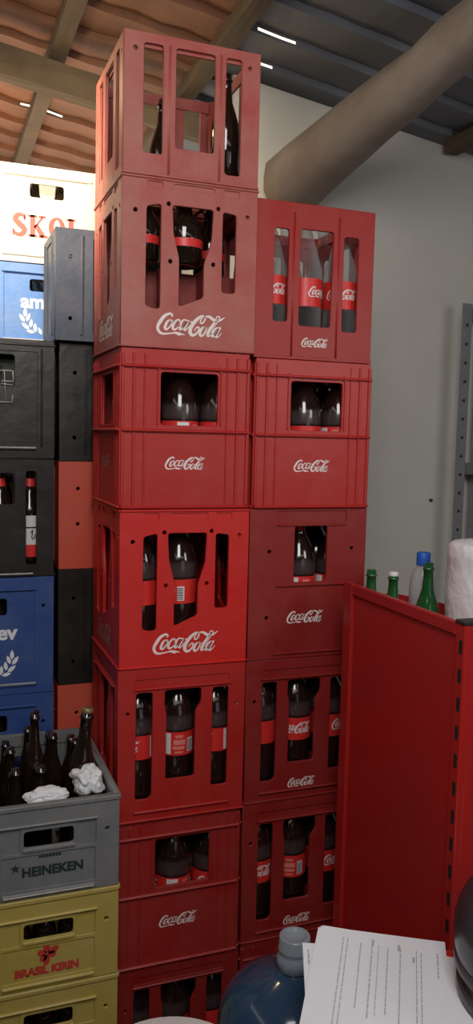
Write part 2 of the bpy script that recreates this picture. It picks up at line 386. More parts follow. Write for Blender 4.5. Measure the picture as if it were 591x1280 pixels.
LEAF = [(-.5, 0), (-.2, .26), (.15, .24), (.5, 0), (.15, -.24), (-.2, -.26)]
def wreath(b, f, cx, cz, s, m):
    for sx in (-1, 1):
        for (x, z, a, L) in [(.063, .058, 90, .028), (.054, .044, 70, .027), (.072, .041, 125, .029), (.046, .027, 82, .027), (.062, .018, 140, .029), (.034, .015, 95, .028), (.048, .003, 168, .026), (.020, .006, 112, .024), (.004, .004, 100, .020)]:
            a = 180 - a if sx > 0 else a
            c, q = math.cos(math.radians(a)), math.sin(math.radians(a))
            b.poly([(cx + sx * s * x + L * s * (u * c - v * .75 * q), cz + s * (z + L * (u * q + v * .75 * c))) for u, v in LEAF], f, m)

def add_text(b, txt, size, bold, f_matrix, m, **k): b.add_mesh(text_mesh(txt, size, bold, **k), f_matrix, m)

def crate(front, side, w, d, h, loc, material, label, group, logos=None, side_logo=False, div=(3, 3, .02, .10), rz=0, divm='divider', name='bottle_crate', side_mat='faded_print', logo_mat='white_print'):
    """loc = front-left bottom corner in world"""
    cx, cy = w / 2, d / 2; c, s = math.cos(rz), math.sin(rz)
    t = thing(name, label, 'crate', (loc[0] + cx * c - cy * s, loc[1] + cx * s + cy * c, loc[2]), rz, group)
    me = body_mesh(front, side, w, d, h).copy(); me.materials.clear(); me.materials.append(M[material])
    link('crate_body', me, t)
    if div:
        me = divider_mesh(w, d, *div).copy(); me.materials.clear(); me.materials.append(M[divm]); link('divider', me, t)
    F = FACES[front]
    if logos == 'cola':
        u, v, lw = F['logo'] or (.5, .115, .24)
        b = MB(); dep = .0008 if front != 'panel' else -.0022
        logo_into(b, FRONT(d, dep), (u - .5) * w, v * h, lw * w, M[logo_mat]); o = b.obj('logo', None, t); o['label'] = 'white script lettering'
    if side_logo:
        u, v, lw = F['logo'] or (.5, .115, .3)
        b = MB(); dep = .0008 if front != 'panel' else -.0022
        logo_into(b, LEFT(w, dep), (u - .5) * d, v * h, lw * d, M[side_mat]); o = b.obj('logo', None, t); o['label'] = 'worn script lettering on the side'
    if callable(logos): logos(t, w, d, h)
    return t

# ------------------------------------------------------------------ bottles
def cola_profile(H=.335, R=.047):
    return [(0, .004), (R * .6, 0), (R * .93, .003), (R, .014), (R, .135), (R * .985, .14), (R * .985, .205), (R * 1.0, .212), (R, .232), (R * .96, .250), (R * .82, .272),
            (R * .60, .294), (R * .38, .312), (R * .32, .322), (.0155, .324), (.0155, .328), (.0135, .329), (.0135, H - .004), (0, H - .003)]
def beer_profile(H=.30, R=.036):
    return [(0, .004), (R * .7, 0), (R, .006), (R, H * .50), (R * .97, H * .55), (R * .72, H * .66), (R * .46, H * .76), (R * .40, H * .86), (R * .38, H * .93), (R * .46, H * .935), (R * .46, H * .955), (R * .38, H * .96), (R * .38, H), (0, H)]
def wrap(r, a0=0):
    return lambda x, z: Vector((r * math.sin(a0 + x / r), -r * math.cos(a0 + x / r), z))
def wrapped_rect(b, x0, x1, z0, z1, f, m, n=None):
    n = n or max(1, int(abs(x1 - x0) / .006))
    for k in range(n):
        a = x0 + (x1 - x0) * k / n; c = x0 + (x1 - x0) * (k + 1) / n
        b.poly([(a, z0), (c, z0), (c, z1), (a, z1)], f, m)
def build_cola(R=.047):
    b = MB(); b.lathe(cola_profile(R=R), 28, None, M['cola']); body = b.mesh('bottle_body')
    b = MB(); b.lathe([(R + .0006, .142), (R + .0008, .203)], 32, None, M['label_red']); lab = b.mesh('label')
    f = wrap(R + .0014); b = MB()
    logo_into(b, f, 0, .176, .098, M['label_white'])
    let = b.mesh('lettering'); b = MB()
    wrapped_rect(b, .078, .108, .146, .200, f, M['label_white'])            # nutrition panel
    for k in range(7): wrapped_rect(b, .081, .105, .151 + k * .006, .1520 + k * .006, f, M['print_black'])
    for z0, z1, x0, x1 in ((.188, .195, .120, .140), (.170, .183, .115, .146), (.158, .166, .113, .144), (.148, .153, .118, .140)):
        wrapped_rect(b, x0, x1, z0, z1, f, M['label_pale'])
    f2 = wrap(R + .0014); wrapped_rect(b, .152, .170, .150, .186, f2, M['label_white'])   # barcode
    f3 = wrap(R + .0018)
    for k in range(7): wrapped_rect(b, .1535, .1685, .153 + k * .0044, .1552 + k * .0044, f3, M['print_black'], 2)
    pr = b.mesh('label_print')
    b = MB(); b.lathe([(0, .322), (.0165, .322), (.0165, .340), (.015, .342), (0, .342)], 20, None, M['cap_red']); cap = b.mesh('cap')
    return body, lab, pr, cap, let
COLA = build_cola()
def cola(loc, rot, label, group, tilt=(0, 0)):
    t = thing('cola_bottle', label, 'bottle', loc, rot, group); t.rotation_euler = (tilt[0], tilt[1], rot)
    link('bottle_body', COLA[0], t); l = link('label', COLA[1], t); link('printed_panel', COLA[2], l); link('lettering', COLA[4], l); link('cap', COLA[3], t); return t

def build_clear(R=.045):
    b = MB(); b.lathe([(0, .004), (R * .8, 0), (R, .008), (R, .21), (R * .96, .228), (R * .72, .265), (R * .46, .305), (R * .33, .325), (R * .32, .35), (R * .37, .352), (R * .37, .364), (R * .27, .364)], 28, None, M['clear_glass']); body = b.mesh('bottle_body')
    b = MB(); b.lathe([(0, .007), (R * .9, .007), (R * .95, .012), (R * .95, .120), (0, .120)], 24, None, M['cola_liquid']); liq = b.mesh('liquid')
    b = MB(); b.lathe([(R + .0006, .128), (R + .0008, .200)], 32, None, M['label_red']); lab = b.mesh('label')
    b = MB(); f = wrap(R + .0014); logo_into(b, f, 0, .166, .088, M['label_white']);
    l1 = b.mesh('lettering'); b = MB(); logo_into(b, f, .135, .166, .088, M['label_white']); l2 = b.mesh('lettering')
    return body, liq, lab, l1, l2
CLEAR = build_clear()
def clear_bottle(loc, rot, label, group, tilt=(0, 0), full=True):
    t = thing('cola_bottle', label, 'bottle', loc, rot, group); t.rotation_euler = (tilt[0], tilt[1], rot)
    link('bottle_body', CLEAR[0], t)
    if full: link('liquid', CLEAR[1], t)
    l = link('label', CLEAR[2], t); link('lettering', CLEAR[3], l); link('lettering', CLEAR[4], l); return t

_beer = {}
def beer(loc, H, R, material, label, group, lab=None, neck=None, rot=0, tilt=(0, 0), cap=None, name='beer_bottle'):
    t = thing(name, label, 'bottle', loc, rot, group); t.rotation_euler = (tilt[0], tilt[1], rot)
    key = (H, R, material)
    if key not in _beer:
        b = MB(); b.lathe(beer_profile(H, R), 24, None, M[material]); _beer[key] = b.mesh('bottle_body')
    link('bottle_body', _beer[key], t)
    if cap:
        b = MB(); b.lathe([(R * .40, H - .006), (R * .42, H + .001), (R * .36, H + .004), (0, H + .004)], 16, None, M[cap]); link('cap', b.mesh('cap'), t)
    if lab:
        b = MB(); z0, z1 = lab; b.lathe([(R + .0006, z0), (R + .0006, z1)], 24, None, M['label_white'])
        b.lathe([(R + .0009, z0 - .03), (R + .0009, z0 + .004)], 24, None, M['label_red'])
        f = wrap(R + .0012)
        b.ribbon([(-.004, z0 + .035, .002), (.002, z0 + .045, .003), (0, z0 + .022, .003), (.006, z0 + .022, .002), (.010, z0 + .034, .003), (.008, z0 + .022, .002), (.016, z0 + .028, .002)], f, M['print_black'])
        wrapped_rect(b, -.03, .03, z0 + .05, z0 + .054, f, M['print_black'])
        o = b.obj('label', None, t)
    if neck:
        b = MB(); b.lathe([(R * .50, neck), (R * .42, neck + .022)], 20, None, M['label_red']); link('neck_label', b.mesh('neck_label'), t)
    return t

# ------------------------------------------------------------------ the room
b = MB(); b.box(-2.2, 3.2, -3.6, 4.0, -.08, 0); struct(b.obj('floor', M['floor']))
# back wall: low on the left (open under the eaves), full height right of the wall plate
b = MB(); b.add_mesh(plate_mesh([(-2.2, 0), (3.2, 0), (3.2, 2.66), (.60, 3.02), (.60, 2.60), (-2.2, 2.60)], [], .14, .002), Matrix.Translation((0, 1.02, 0)))
struct(b.obj('wall_back', M['wall']))
b = MB(); b.box(-2.2, -2.08, -3.6, 4.0, 0, 3.0); struct(b.obj('wall_left', M['wall_dim']))
b = MB(); b.box(3.1, 3.2, -3.6, .95, 0, 2.6); struct(b.obj('wall_right', M['wall']))
b = MB(); b.box(-2.2, 3.2, -3.7, -3.6, 0, 2.7); struct(b.obj('wall_front', M['wall_dim']))
# nail mark on the wall
b = MB(); b.cyl((1.49, .95, 1.50), (1.49, .938, 1.50), .006, 10); tag(b.obj('wall_nail', M['steel_hole']), 'small dark nail sticking out of the bare grey wall', 'nail')

# roof of clay tile courses, sloping down to the right; gaps between a few courses let daylight in
def zr(X, extra=0): return 3.165 - .15 * (X + .18) + extra
gaps = []
def roof(name, x0, x1, material, y0, y1, step, gaps):
    wv = .002 if material == 'tile' else .0006
    b = MB(); bm = b.bm; y = y0; k = 0; nx = int((x1 - x0) / .045)
    while y < y1:
        xs = [x0 + (x1 - x0) * i / nx for i in range(nx + 1)]
        lo = [bm.verts.new((x, y, zr(x) + wv * math.sin(x * 2 * PI / .18))) for x in xs]
        hi = [bm.verts.new((x, y + step, zr(x) + .026 + wv * 2 * math.sin(x * 2 * PI / .18))) for x in xs]
        nl = [bm.verts.new((x, y + step, zr(x) + wv * math.sin(x * 2 * PI / .18))) for x in xs]
        for i in range(nx):
            bm.faces.new((lo[i], lo[i + 1], hi[i + 1], hi[i]))
            xm = (xs[i] + xs[i + 1]) / 2
            if not any(g[0] <= xm <= g[1] and abs(y + step - g[2]) < step * .5 for g in gaps):
                bm.faces.new((hi[i], hi[i + 1], nl[i + 1], nl[i]))
            else:
                q0 = [bm.verts.new(nl[i + e_].co.lerp(hi[i + e_].co, t_)) for e_, t_ in ((0, .35), (1, .35), (1, .70), (0, .70))]
                bm.faces.new((nl[i], nl[i + 1], q0[1], q0[0])); bm.faces.new((q0[3], q0[2], hi[i + 1], hi[i]))
        y += step; k += 1
    o = b.obj(name, M[material]); return struct(o)
roof('ceiling', -2.3, .50, 'tile', -3.7, 4.0, .20, [(-.02, .12, 1.9)])
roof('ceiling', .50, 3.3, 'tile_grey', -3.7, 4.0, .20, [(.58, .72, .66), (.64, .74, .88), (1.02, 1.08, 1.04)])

def beam(name, p, q, w, h, material, label, cat='beam', rough=.004, group=None, kind=False):
    """rough-sawn beam: (p,q) centre line"""
    p, q = Vector(p), Vector(q); d = q - p; L = d.length; n = max(6, int(L / .12))
    t = bmesh.new(); rings = []
    for k in range(n + 1):
        r = []
        for i in range(12):
            a = 2 * PI * i / 12 + PI / 12; ca, sa = math.cos(a), math.sin(a)
            pw = 3.2 if name == 'timber_log' else 16; e = (abs(ca) ** pw + abs(sa) ** pw) ** (-1 / pw)
            tp = 1.32 - .62 * k / n if name == 'timber_log' else 1
            r.append(t.verts.new((tp * w / 2 * ca * e + random.uniform(-rough, rough), tp * h / 2 * sa * e + random.uniform(-rough, rough), L * k / n)))
        rings.append(r)
    for a, c in zip(rings, rings[1:]):
        for i in range(12): t.faces.new((a[i], a[(i + 1) % 12], c[(i + 1) % 12], c[i]))
    t.faces.new(rings[0][::-1]); t.faces.new(rings[-1])
    z = d.normalized(); x = z.cross(Vector((0, 0, 1))).normalized(); y = x.cross(z)
    Q = Matrix.Translation(p) @ Matrix((x, y, z)).transposed().to_4x4()
    bb = MB(); bb.merge(t, Q, None, name == 'timber_log'); o = bb.obj(name, M[material])
    if kind: struct(o)
    else: tag(o, label, cat, group)
    return o
lg = beam('timber_log', (.815, .945, 2.655), (1.035, -.22, 2.925), .155, .155, 'wood', 'thick dusty round-edged timber log sloping up above the right stack of crates', rough=.006)
s = -.15
beam('cross_rafter', (-2.1, 1.24, 3.035 - s * -1.92 * -1 * -1 if False else 3.045 + .288), (2.9, 1.24, 3.045 + .288 + 5.0 * s), .075, .105, 'wood_dark', 'dark wooden rafter crossing under the clay tiles at upper left', rough=.003)
for i, x in enumerate((-.44, .02, .50, 1.05, 1.5)):
    if i == 3: continue
    lab = ['leftmost wooden batten under the roof tiles', 'wooden batten meeting the dark rafter left of the tall crate stack', 'wooden batten behind the top red crate', 'wooden batten in the shadow above the thick timber beam', 'wooden batten at the far right under the haze-grey tiles'][i]
    beam('roof_batten', (x, -3.4, zr(x) - .031), (x, 3.6 if x < .6 else .93, zr(x) - .031), .062, .05, 'wood_dark', lab, 'batten', .002, 'battens running under the roof tiles')

# ------------------------------------------------------------------ red crates, left stack
W, D = .33, .338
G1, G2 = 'red crates of the left tall stack', 'red crates of the right stack'
LZ = [0, .387, .775, 1.166, 1.559, 1.943, 2.338]
L = {}
def lz(i, j): return LZ[i], (LZ + [2.66])[j] - LZ[i]
L[1] = crate('slats', 'slats', W + .004, D, .318, (-.003, 0, 2.338), 'red_hazed', 'haze-tinted red bottle crate topmost on the left tall stack, almost empty', G1, div=None)
L[2] = crate('taper', 'taper', W + .006, D, .395, (-.004, 0, 1.943), 'red_hazed', 'haze-tinted red crate second from top of left stack, with large white script', G1, 'cola', True, div=(3, 3, .02, .205), side_mat='white_print')
L[3] = crate('window', 'window', W - .007, D - .006, .384, (-.001, 0.003, 1.559), 'red_mid', 'ribbed red crate with one wide window, third from top of left stack', G1, 'cola', True)
L[4] = crate('taper', 'taper', W, D, .393, (0, 0, 1.166), 'red_bright', 'brightest red crate with large white script, middle of left stack', G1, 'cola', True)
L[5] = crate('slots', 'slots', W, D, .391, (0, 0, .775), 'red_mid', 'red crate with three tall windows and no lettering, under the brightest red crate', G1)
L[6] = crate('window', 'window', W - .009, D - .004, .388, (.004, .006, .387), 'red_dull', 'dull red crate with one wide window, right of the yellow crates', G1, 'cola', True)
L[7] = crate('slots', 'slots', W - .004, D - .004, .387, (.005, .005, 0), 'red_dark', 'bottom crate of left stack, dark red with tall windows', G1)
# right stack
RX, RY = .342, .02
R = {}
R[2] = crate('ribbed', 'ribbed', .332, D, .390, (RX - .004, RY, 1.938), 'red_dull', 'dark red crate holding clear glass bottles, topmost of right stack', G2, 'cola', div=None)
R[3] = crate('window', 'window', .326, D - .004, .382, (RX + .005, RY, 1.556), 'red_mid', 'ribbed red crate with one wide window, second from top of right stack', G2, 'cola')
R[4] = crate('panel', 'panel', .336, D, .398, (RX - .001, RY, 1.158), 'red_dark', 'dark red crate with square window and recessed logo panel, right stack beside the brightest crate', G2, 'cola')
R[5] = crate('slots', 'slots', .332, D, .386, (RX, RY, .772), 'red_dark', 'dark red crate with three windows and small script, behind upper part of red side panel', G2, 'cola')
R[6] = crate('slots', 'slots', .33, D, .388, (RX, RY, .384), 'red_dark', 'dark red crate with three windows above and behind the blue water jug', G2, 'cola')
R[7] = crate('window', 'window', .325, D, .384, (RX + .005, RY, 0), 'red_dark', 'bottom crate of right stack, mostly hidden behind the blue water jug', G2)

# cola bottles inside
def slot(cr, i, j, z=.011, n=3):
    w, d = .33, .338; W_, D_ = w - .024, d - .024
    c = cr.location; return (c.x - W_ / 2 + W_ * (i + .5) / n, c.y - D_ / 2 + D_ * (j + .5) / n, c.z + z)
POS = ['left', 'middle', 'right']
BG = 'cola bottles in the red crates'
def fill(cr, where, rots, rows=(0, 1), z=.011, skip=()):
    for j in rows:
        for i in range(3):
            if (i, j) in skip: continue
            r = rots[i] if j == 0 else random.uniform(0, 6.28)
            lab = 'dark cola bottle, front %s of %s' % (POS[i], where) if j == 0 else \
                  'dark cola bottle behind front %s of %s' % (POS[i], where)
            cola(slot(cr, i, j, z), r, lab, BG)
lr = lambda s: -s / .0454        # turn the label so that arc position s faces the front
fill(L[3], 'the ribbed left-stack crate with one wide window', [lr(.05), lr(.09), lr(.02)])
fill(L[4], 'the brightest red crate', [lr(.165), lr(.157), lr(.0)], skip=((2, 1), (2, 0)))
fill(L[5], 'the plain crate under the brightest one', [lr(.05), lr(.125), lr(.06)])
fill(L[6], 'the dull crate beside the yellow crates', [lr(.125), lr(.10), lr(0)])
fill(L[7], 'the bottom crate of left stack', [0, 1, 2], rows=(0,))
fill(R[3], 'the ribbed right-stack crate', [1, 2, 3])
fill(R[4], 'the square-window right-stack crate', [1, lr(.12), 3])
fill(R[5], 'the crate two above the water jug', [2, lr(.012), lr(-.04)], rows=(0, 1))
fill(R[6], 'the crate just above the water jug', [lr(.015), lr(.14), lr(-.03)], rows=(0, 1))
# bottles of the haze-tinted crate stand raised on the divider
for (i, j, r) in ((0, 0, 0), (1, 0, 0), (2, 1, 2)):
    p = slot(L[2], i, j, .012)
    bt = beer((p[0], p[1], p[2] + .1945), .17, .047 if i == 1 else .040, 'amber', 'short dark bottle with red band, %s in the haze-tinted crate with large script' % POS[i], 'bottles raised in the dusty crate', rot=r)
    rr_ = .047 if i == 1 else .040; bb = MB(); bb.lathe([(rr_ + .0006, .042), (rr_ + .0006, .062)], 28, None, M['label_red']); bb.obj('label', None, bt)
# red bands on them
# top crate: a few bottles
for (i, j) in ((0, 2), (2, 0), (1, 2)):
    p = slot(L[1], i, j, .012)
    clear_bottle(p if i != 2 else (p[0], p[1], p[2]), 1.5 * i, 'clear empty bottle at the %s of the topmost red crate' % ['rear left', 'rear middle', 'front right'][[(0, 2), (1, 2), (2, 0)].index((i, j))], 'empty bottles in the topmost crate', full=False) if False else \
    beer(p, .27, .036, 'amber', 'brown bottle at the %s of the topmost red crate' % ['rear left', 'rear middle', 'front right'][[(0, 2), (1, 2), (2, 0)].index((i, j))], 'bottles in the topmost crate', rot=i)
# clear glass bottles of the top right crate
for i in range(3):
    clear_bottle(slot(R[2], i, 0, .0115), [lr(.0) - .2, .75, -.3][i] , 'clear cola bottle with red label, front %s of the top right crate' % POS[i], 'clear bottles in the top right crate')
for i in range(3):
    p = slot(R[2], i, 1, .0115)
    clear_bottle((p[0], p[1] + .006, p[2] + .004), 2.0 + i, 'clear bottle in second row behind the %s one, top right crate' % POS[i], 'clear bottles in the top right crate', tilt=(0, .03 if i == 1 else 0), full=False)

# ------------------------------------------------------------------ back stacks (beer crates)
def text_part(t, name, txt, size, bold, x, z, d, m, label=None, e=.001, parts=None, **k):
    b = MB(); add_text(b, txt, size, bold, Matrix.Translation((x, -d / 2 - e, z)), M[m], **k)
    if parts: parts(b)
    o = b.obj(name, None, t)
    if label: o['label'] = label
    return o
def ambev(t, w, d, h):
    b = MB(); e = -.0021
    me = text_mesh('ambev', .056, .0020, font_space=.98)
    b.add_mesh(me, Matrix.Translation((0, -d / 2 - e - .0005, h * .475)) @ Matrix.Diagonal((1.05, 1, 1, 1)), M['pale_print'])
    o = b.obj('lettering', None, t); o['label'] = 'white rounded lettering'; b = MB()
    wreath(b, lambda x, z: Vector((x, -d / 2 - e - .0005, z)), 0, h * .13 + .012, 1, M['pale_print'])
    o = b.obj('leaf_emblem', None, t); o['label'] = 'white leaf wreath'
def scuff(t, w, d, h, u0=.14, u1=.86, v=.085):
    b = MB(); b.box((u0 - .5) * w, (u1 - .5) * w, -d / 2 - .0072, -d / 2 - .0045, v * h, (v + .014) * h, .0008); o = b.obj('worn_edge', M['worn'], t); o['label'] = 'scuffed pale edge of the bottom ridge'
def ambev_s(t, w, d, h): ambev(t, w, d, h); scuff(t, w, d, h)
def skol(t, w, d, h):
    b = MB(); f = lambda x, z: Vector((x, -d / 2 + .0012, z)); m = M['pink_print']; z0 = h * .27; H = .062
    def bar(x0, x1, a, c): b.poly([(x0, z0 + a * H), (x1, z0 + a * H), (x1, z0 + c * H), (x0, z0 + c * H)], f, m)
    X = -.10
    b.ribbon([(X + .036, z0 + .78 * H, .004), (X + .030, z0 + .95 * H, .009), (X + .016, z0 + .94 * H, .012), (X + .009, z0 + .74 * H, .015), (X + .022, z0 + .52 * H, .017), (X + .035, z0 + .30 * H, .015), (X + .026, z0 + .07 * H, .012), (X + .010, z0 + .08 * H, .009), (X + .004, z0 + .25 * H, .004)], f, m)
    bar(X + .034, X + .038, .70, 1); bar(X + .001, X + .005, 0, .32)
    X = -.055; bar(X + .006, X + .020, 0, 1); bar(X, X + .026, 0, .1); bar(X, X + .026, .9, 1); bar(X + .030, X + .050, .9, 1); bar(X + .030, X + .056, 0, .1)
    b.ribbon([(X + .018, z0 + .42 * H, .005), (X + .042, z0 + .95 * H, .005)], f, m); b.ribbon([(X + .022, z0 + .55 * H, .014), (X + .044, z0 + .04 * H, .014)], f, m)
    X = .006; b.ribbon([(X + .022 + .017 * math.cos(a * PI / 6), z0 + H * (.5 + .45 * math.sin(a * PI / 6)), .006 + .008 * abs(math.cos(a * PI / 6))) for a in range(13)], f, m)
    X = .056; bar(X + .006, X + .020, 0, 1); bar(X, X + .026, 0, .1); bar(X, X + .026, .9, 1); bar(X + .02, X + .040, 0, .1); b.poly([(X + .030, z0 + .08 * H), (X + .040, z0 + .08 * H), (X + .040, z0 + .38 * H)], f, m)
    o = b.obj('lettering', None, t); o['label'] = 'faded red slab-serif lettering'
BW, BD = .352, .41
GB = 'beer crates stacked behind the red ones'
PX = -.455; QX = -.090; BY = .38
kw = dict(divm='divider_dark', div=None)
white = crate('handle', 'handle', BW, .30, .278, (-.271, .60, 2.2315), 'cream', 'sunlit cream-white crate with faded red lettering, highest at far left', GB, skol, **kw)
crate('handle', 'handle', BW, .30, .243, (-.271, .60, 1.9865), 'blue_lit', 'blue crate with white leaf wreath under the cream-white crate', GB, ambev_s, **kw)
crate('dark', 'dark', BW, BD, .321, (PX, BY, 1.6655), 'black', 'black crate under the upper blue crate at left edge', GB, lambda t, w, d, h: scuff(t, w, d, h), **kw)
c4 = crate('darkslots', 'darkslots', BW, BD, .325, (PX, BY, 1.340), 'black', 'black crate with slot windows showing a red and white labelled bottle', GB, lambda t, w, d, h: scuff(t, w, d, h, .1, .84, .02), div=None)
crate('handle', 'handle', BW, BD, .331, (PX, BY, 1.009), 'blue', 'blue crate with leaf wreath at left edge, above the other lower blue crate', GB, ambev_s, **kw)
crate('handle', 'handle', BW, BD, .33, (PX, BY, .679), 'blue', 'lower blue crate just behind the brown bottles of the grey crate', GB, ambev, **kw)
crate('handle', 'handle', BW, BD, .338, (PX, BY, .341), 'black', 'crate hidden behind the grey and yellow crates at left', GB, **kw)
crate('handle', 'handle', BW, BD, .341, (PX, BY, 0), 'blue', 'lowest crate of the far left stack, hidden behind the yellow ones', GB, **kw)
crate('blank', 'blank', BW - .012, .238, .298, (-.107, .347, 1.986), 'navy', 'navy blue crate sticking forward beside the upper blue crate', GB, **kw)
crate('blank', 'blank', BW, BD, .325, (QX, BY, 1.660), 'black', 'black crate below the navy one, squeezed behind the red stack', GB, **kw)
crate('chamfer', 'blank', BW, BD, .303, (QX, BY, 1.357), 'red_faded', 'orange-red crate side with two dark holes, between two black crates', GB, **kw)
crate('blank', 'blank', BW, BD, .332, (QX, BY, 1.025), 'black', 'black crate below the orange-red one, behind the red stack', GB, **kw)
crate('chamfer', 'blank', BW, BD, .333, (QX, BY, .692), 'red_faded', 'lower orange-red crate behind the tall brown bottles', GB, **kw)
crate('blank', 'blank', BW, BD, .35, (QX, BY, .342), 'black', 'black crate hidden low behind the left red stack', GB, **kw)
crate('chamfer', 'blank', BW, BD, .342, (QX, BY, 0), 'red_faded', 'lowest crate hidden behind the left red stack', GB, **kw)
# embossed mark / wire-like ridge in the black crate window
b = MB(); f = lambda x, z: Vector((x, BY - .004, z))
for st in ([(-.247, 1.90, .003), (-.214, 1.90, .003), (-.212, 1.872, .003), (-.243, 1.872, .003)], [(-.245, 1.865, .0025), (-.214, 1.862, .0025)], [(-.236, 1.90, .002), (-.232, 1.82, .003)], [(-.27, 1.816, .003), (-.216, 1.816, .003), (-.214, 1.835, .003)]):
    for p_, q_ in zip(st, st[1:]): b.cyl((p_[0], BY - .003, p_[1]), (q_[0], BY - .003, q_[1]), p_[2] * .6, 6)
tag(b.obj('wire_clip', M['worn']), 'bent pale wire clip in the window of the black crate at left edge', 'clip')
# bottles showing in the black slot crate
for i, (u, lab) in enumerate(((.825, 'long-neck bottle with red and white label in the slot of the black crate'), (.60, 'bottle with red neck label in the middle window of the black crate'), (.37, 'bottle with red neck label at the left edge of the black crate window'))):
    beer((PX + u * BW, BY + .048, 1.352), .295, .033, 'amber', lab, 'bottles in the black slot crate', lab=(.070, .155), neck=.235, rot=.1)
for z, nm in ((1.02, 'upper'), (.69, 'lower')):
    beer((PX + .59 * BW, BY + .06, z), .29, .034, 'amber', 'brown bottle behind the handle hole of the %s of the two stacked blue crates' % nm, 'bottles in the blue crates', cap='cap_gold')
for i, x in enumerate((-.125, -.05)):
    beer((x, .66, 2.243), .262, .034, 'amber', 'brown bottle at the %s of the cream-white crate handle hole' % ('left', 'right')[i], 'bottles in the cream-white crate', cap='cap_gold')
beer((-.145, .66, 1.998), .225, .034, 'amber', 'brown bottle behind the handle hole of the upper blue crate', 'bottles in the blue crates', cap='cap_gold')

# ------------------------------------------------------------------ grey and yellow crates, front left
def grey_mark(t, w, d, h):
    b = MB(); e = -.0015
    b.add_mesh(text_mesh('HEINEKEN', .0285, .0012, font_space=1.0), Matrix.Translation((.012, -d / 2 - e, h * .235)), M['dark_print'])
    o = b.obj('lettering', None, t); o['label'] = 'dark green lettering'; b = MB(); pts = []
    for k in range(10):
        a = PI / 2 + k * PI / 5; r = .0115 if k % 2 == 0 else .0042; pts.append((-.068 + r * math.cos(a), h * .335 + r * math.sin(a)))
    b.poly(pts, lambda x, z: Vector((x, -d / 2 - e, z)), M['dark_print'])
    b.obj('star_emblem', None, t); b = MB()
    for k in range(7): b.box(-.018 + k * .007, -.0125 + k * .007, -d / 2 - e - .0003, -d / 2 - e, h * .42, h * .42 + .0055)
    b.mats = [M['dark_print']]
    o = b.obj('lettering', None, t); o['label'] = 'tiny lettering above'
    scuff(t, w, d, h, .20, .82, .04)
def yellow_mark(t, w, d, h):
    b = MB(); e = -.0015; f = lambda x, z: Vector((x, -d / 2 - e, z))
    b.add_mesh(text_mesh('BRASIL KIRIN', .0245, .0014, font_space=.98), Matrix.Translation((.0, -d / 2 - e, h * .15)), M['red_print'])
    o = b.obj('lettering', None, t); o['label'] = 'red lettering'; b = MB()
    for a, L in ((95, .026), (160, .020), (30, .026), (-8, .018), (-95, .022), (225, .018)):
        c, s = math.cos(math.radians(a)), math.sin(math.radians(a)); n = 8
        b.poly([(c * (L * .6 + L * .55 * math.cos(2 * PI * k / n)) - s * .0075 * math.sin(2 * PI * k / n), h * .355 + s * (L * .6 + L * .55 * math.cos(2 * PI * k / n)) + c * .0075 * math.sin(2 * PI * k / n)) for k in range(n)], f, M['red_print'])
    o = b.obj('blossom_emblem', None, t); o['label'] = 'red blossom emblem'
GX, GY, GW, GD = -.350, -.18, .316, .445
GG = 'low crates at the front left'
kg = dict(divm='divider_dark', div=None)
crate('low', 'low', GW, GD, .212, (GX, GY, .726), 'grey', 'open grey crate full of brown bottles, topmost at lower left', GG, grey_mark, **kg)
crate('low', 'low', GW, GD, .210, (GX, GY, .516), 'yellow', 'yellow crate directly under the grey crate', GG, yellow_mark, **kg)
crate('low', 'low', GW, GD, .210, (GX, GY, .306), 'yellow', 'lower yellow crate at the bottom left corner', GG, yellow_mark, **kg)
crate('low', 'low', GW, GD, .306, (GX, GY, 0), 'yellow', 'yellow crate standing on the floor below the other two', GG, **kg)
for z, nm in ((.738, 'grey'), (.528, 'upper yellow'), (.318, 'lower yellow')):
    for i in range(5):
        for j in range(6 if nm == 'grey' else 1):
            x = GX + .018 + (GW - .036) * (i + .5) / 5; y = GY + .018 + (GD - .036) * (j + .5) / 6
            tall = nm == 'grey' and (i, j) in ((2, 3), (3, 2), (2, 2), (1, 3), (1, 4), (3, 4))
            special = nm == 'grey' and (i, j) in ((3, 3), (4, 3))
            H = .186 if nm == 'grey' else .175
            if nm == 'grey' and (i, j) in ((2, 3), (4, 2), (3, 3), (3, 2), (4, 3), (3, 1), (4, 1), (4, 0), (3, 0), (1, 0), (2, 0)): continue
            if nm == 'grey' and j >= 1: H = random.choice((.20, .215, .235))
            beer((x, y, z), H, .0262, 'amber', 'short brown bottle in the %s crate' % nm, 'short bottles in the %s crate' % nm)
beer((-.192, .062, .738), .325, .028, 'amber', 'tall brown bottle standing up left of the leaning one in the grey crate', 'tall brown bottles in the grey crate')
beer((-.112, -.02, .745), .340, .036, 'amber', 'tall brown bottle with worn gold rim rising right of centre in the grey crate', 'tall brown bottles in the grey crate', tilt=(0, .10), cap='cap_gold')
def crumple(name, loc, sx, sy, sz, label, seed):
    from mathutils import noise
    t = bmesh.new(); bmesh.ops.create_icosphere(t, subdivisions=5, radius=1)
    for v in t.verts:
        n = v.co.normalized(); k = 1
        k += .45 * noise.noise(n * 1.3 + Vector((seed, 0, 0))) + .34 * abs(noise.noise(n * 2.2 + Vector((0, seed, 0)))) + .05 * abs(noise.noise(n * 6 + Vector((0, 0, seed))))
        v.co = Vector((n.x * k * sx, n.y * k * sy, n.z * k * sz))
    b = MB(); b.merge(t, Matrix.Translation(loc), None, True)
    return tag(b.obj(name, M['bag']), label, 'bag', 'crumpled white bags in the grey crate')
crumple('crumpled_bag', (-.090, -.092, .940), .032, .034, .030, 'larger crumpled white plastic bag at the right inside the grey crate', 3.1)
crumple('crumpled_bag', (-.190, -.122, .930), .040, .022, .015, 'smaller flat white crumpled bag at the front of the grey crate', 7.7)

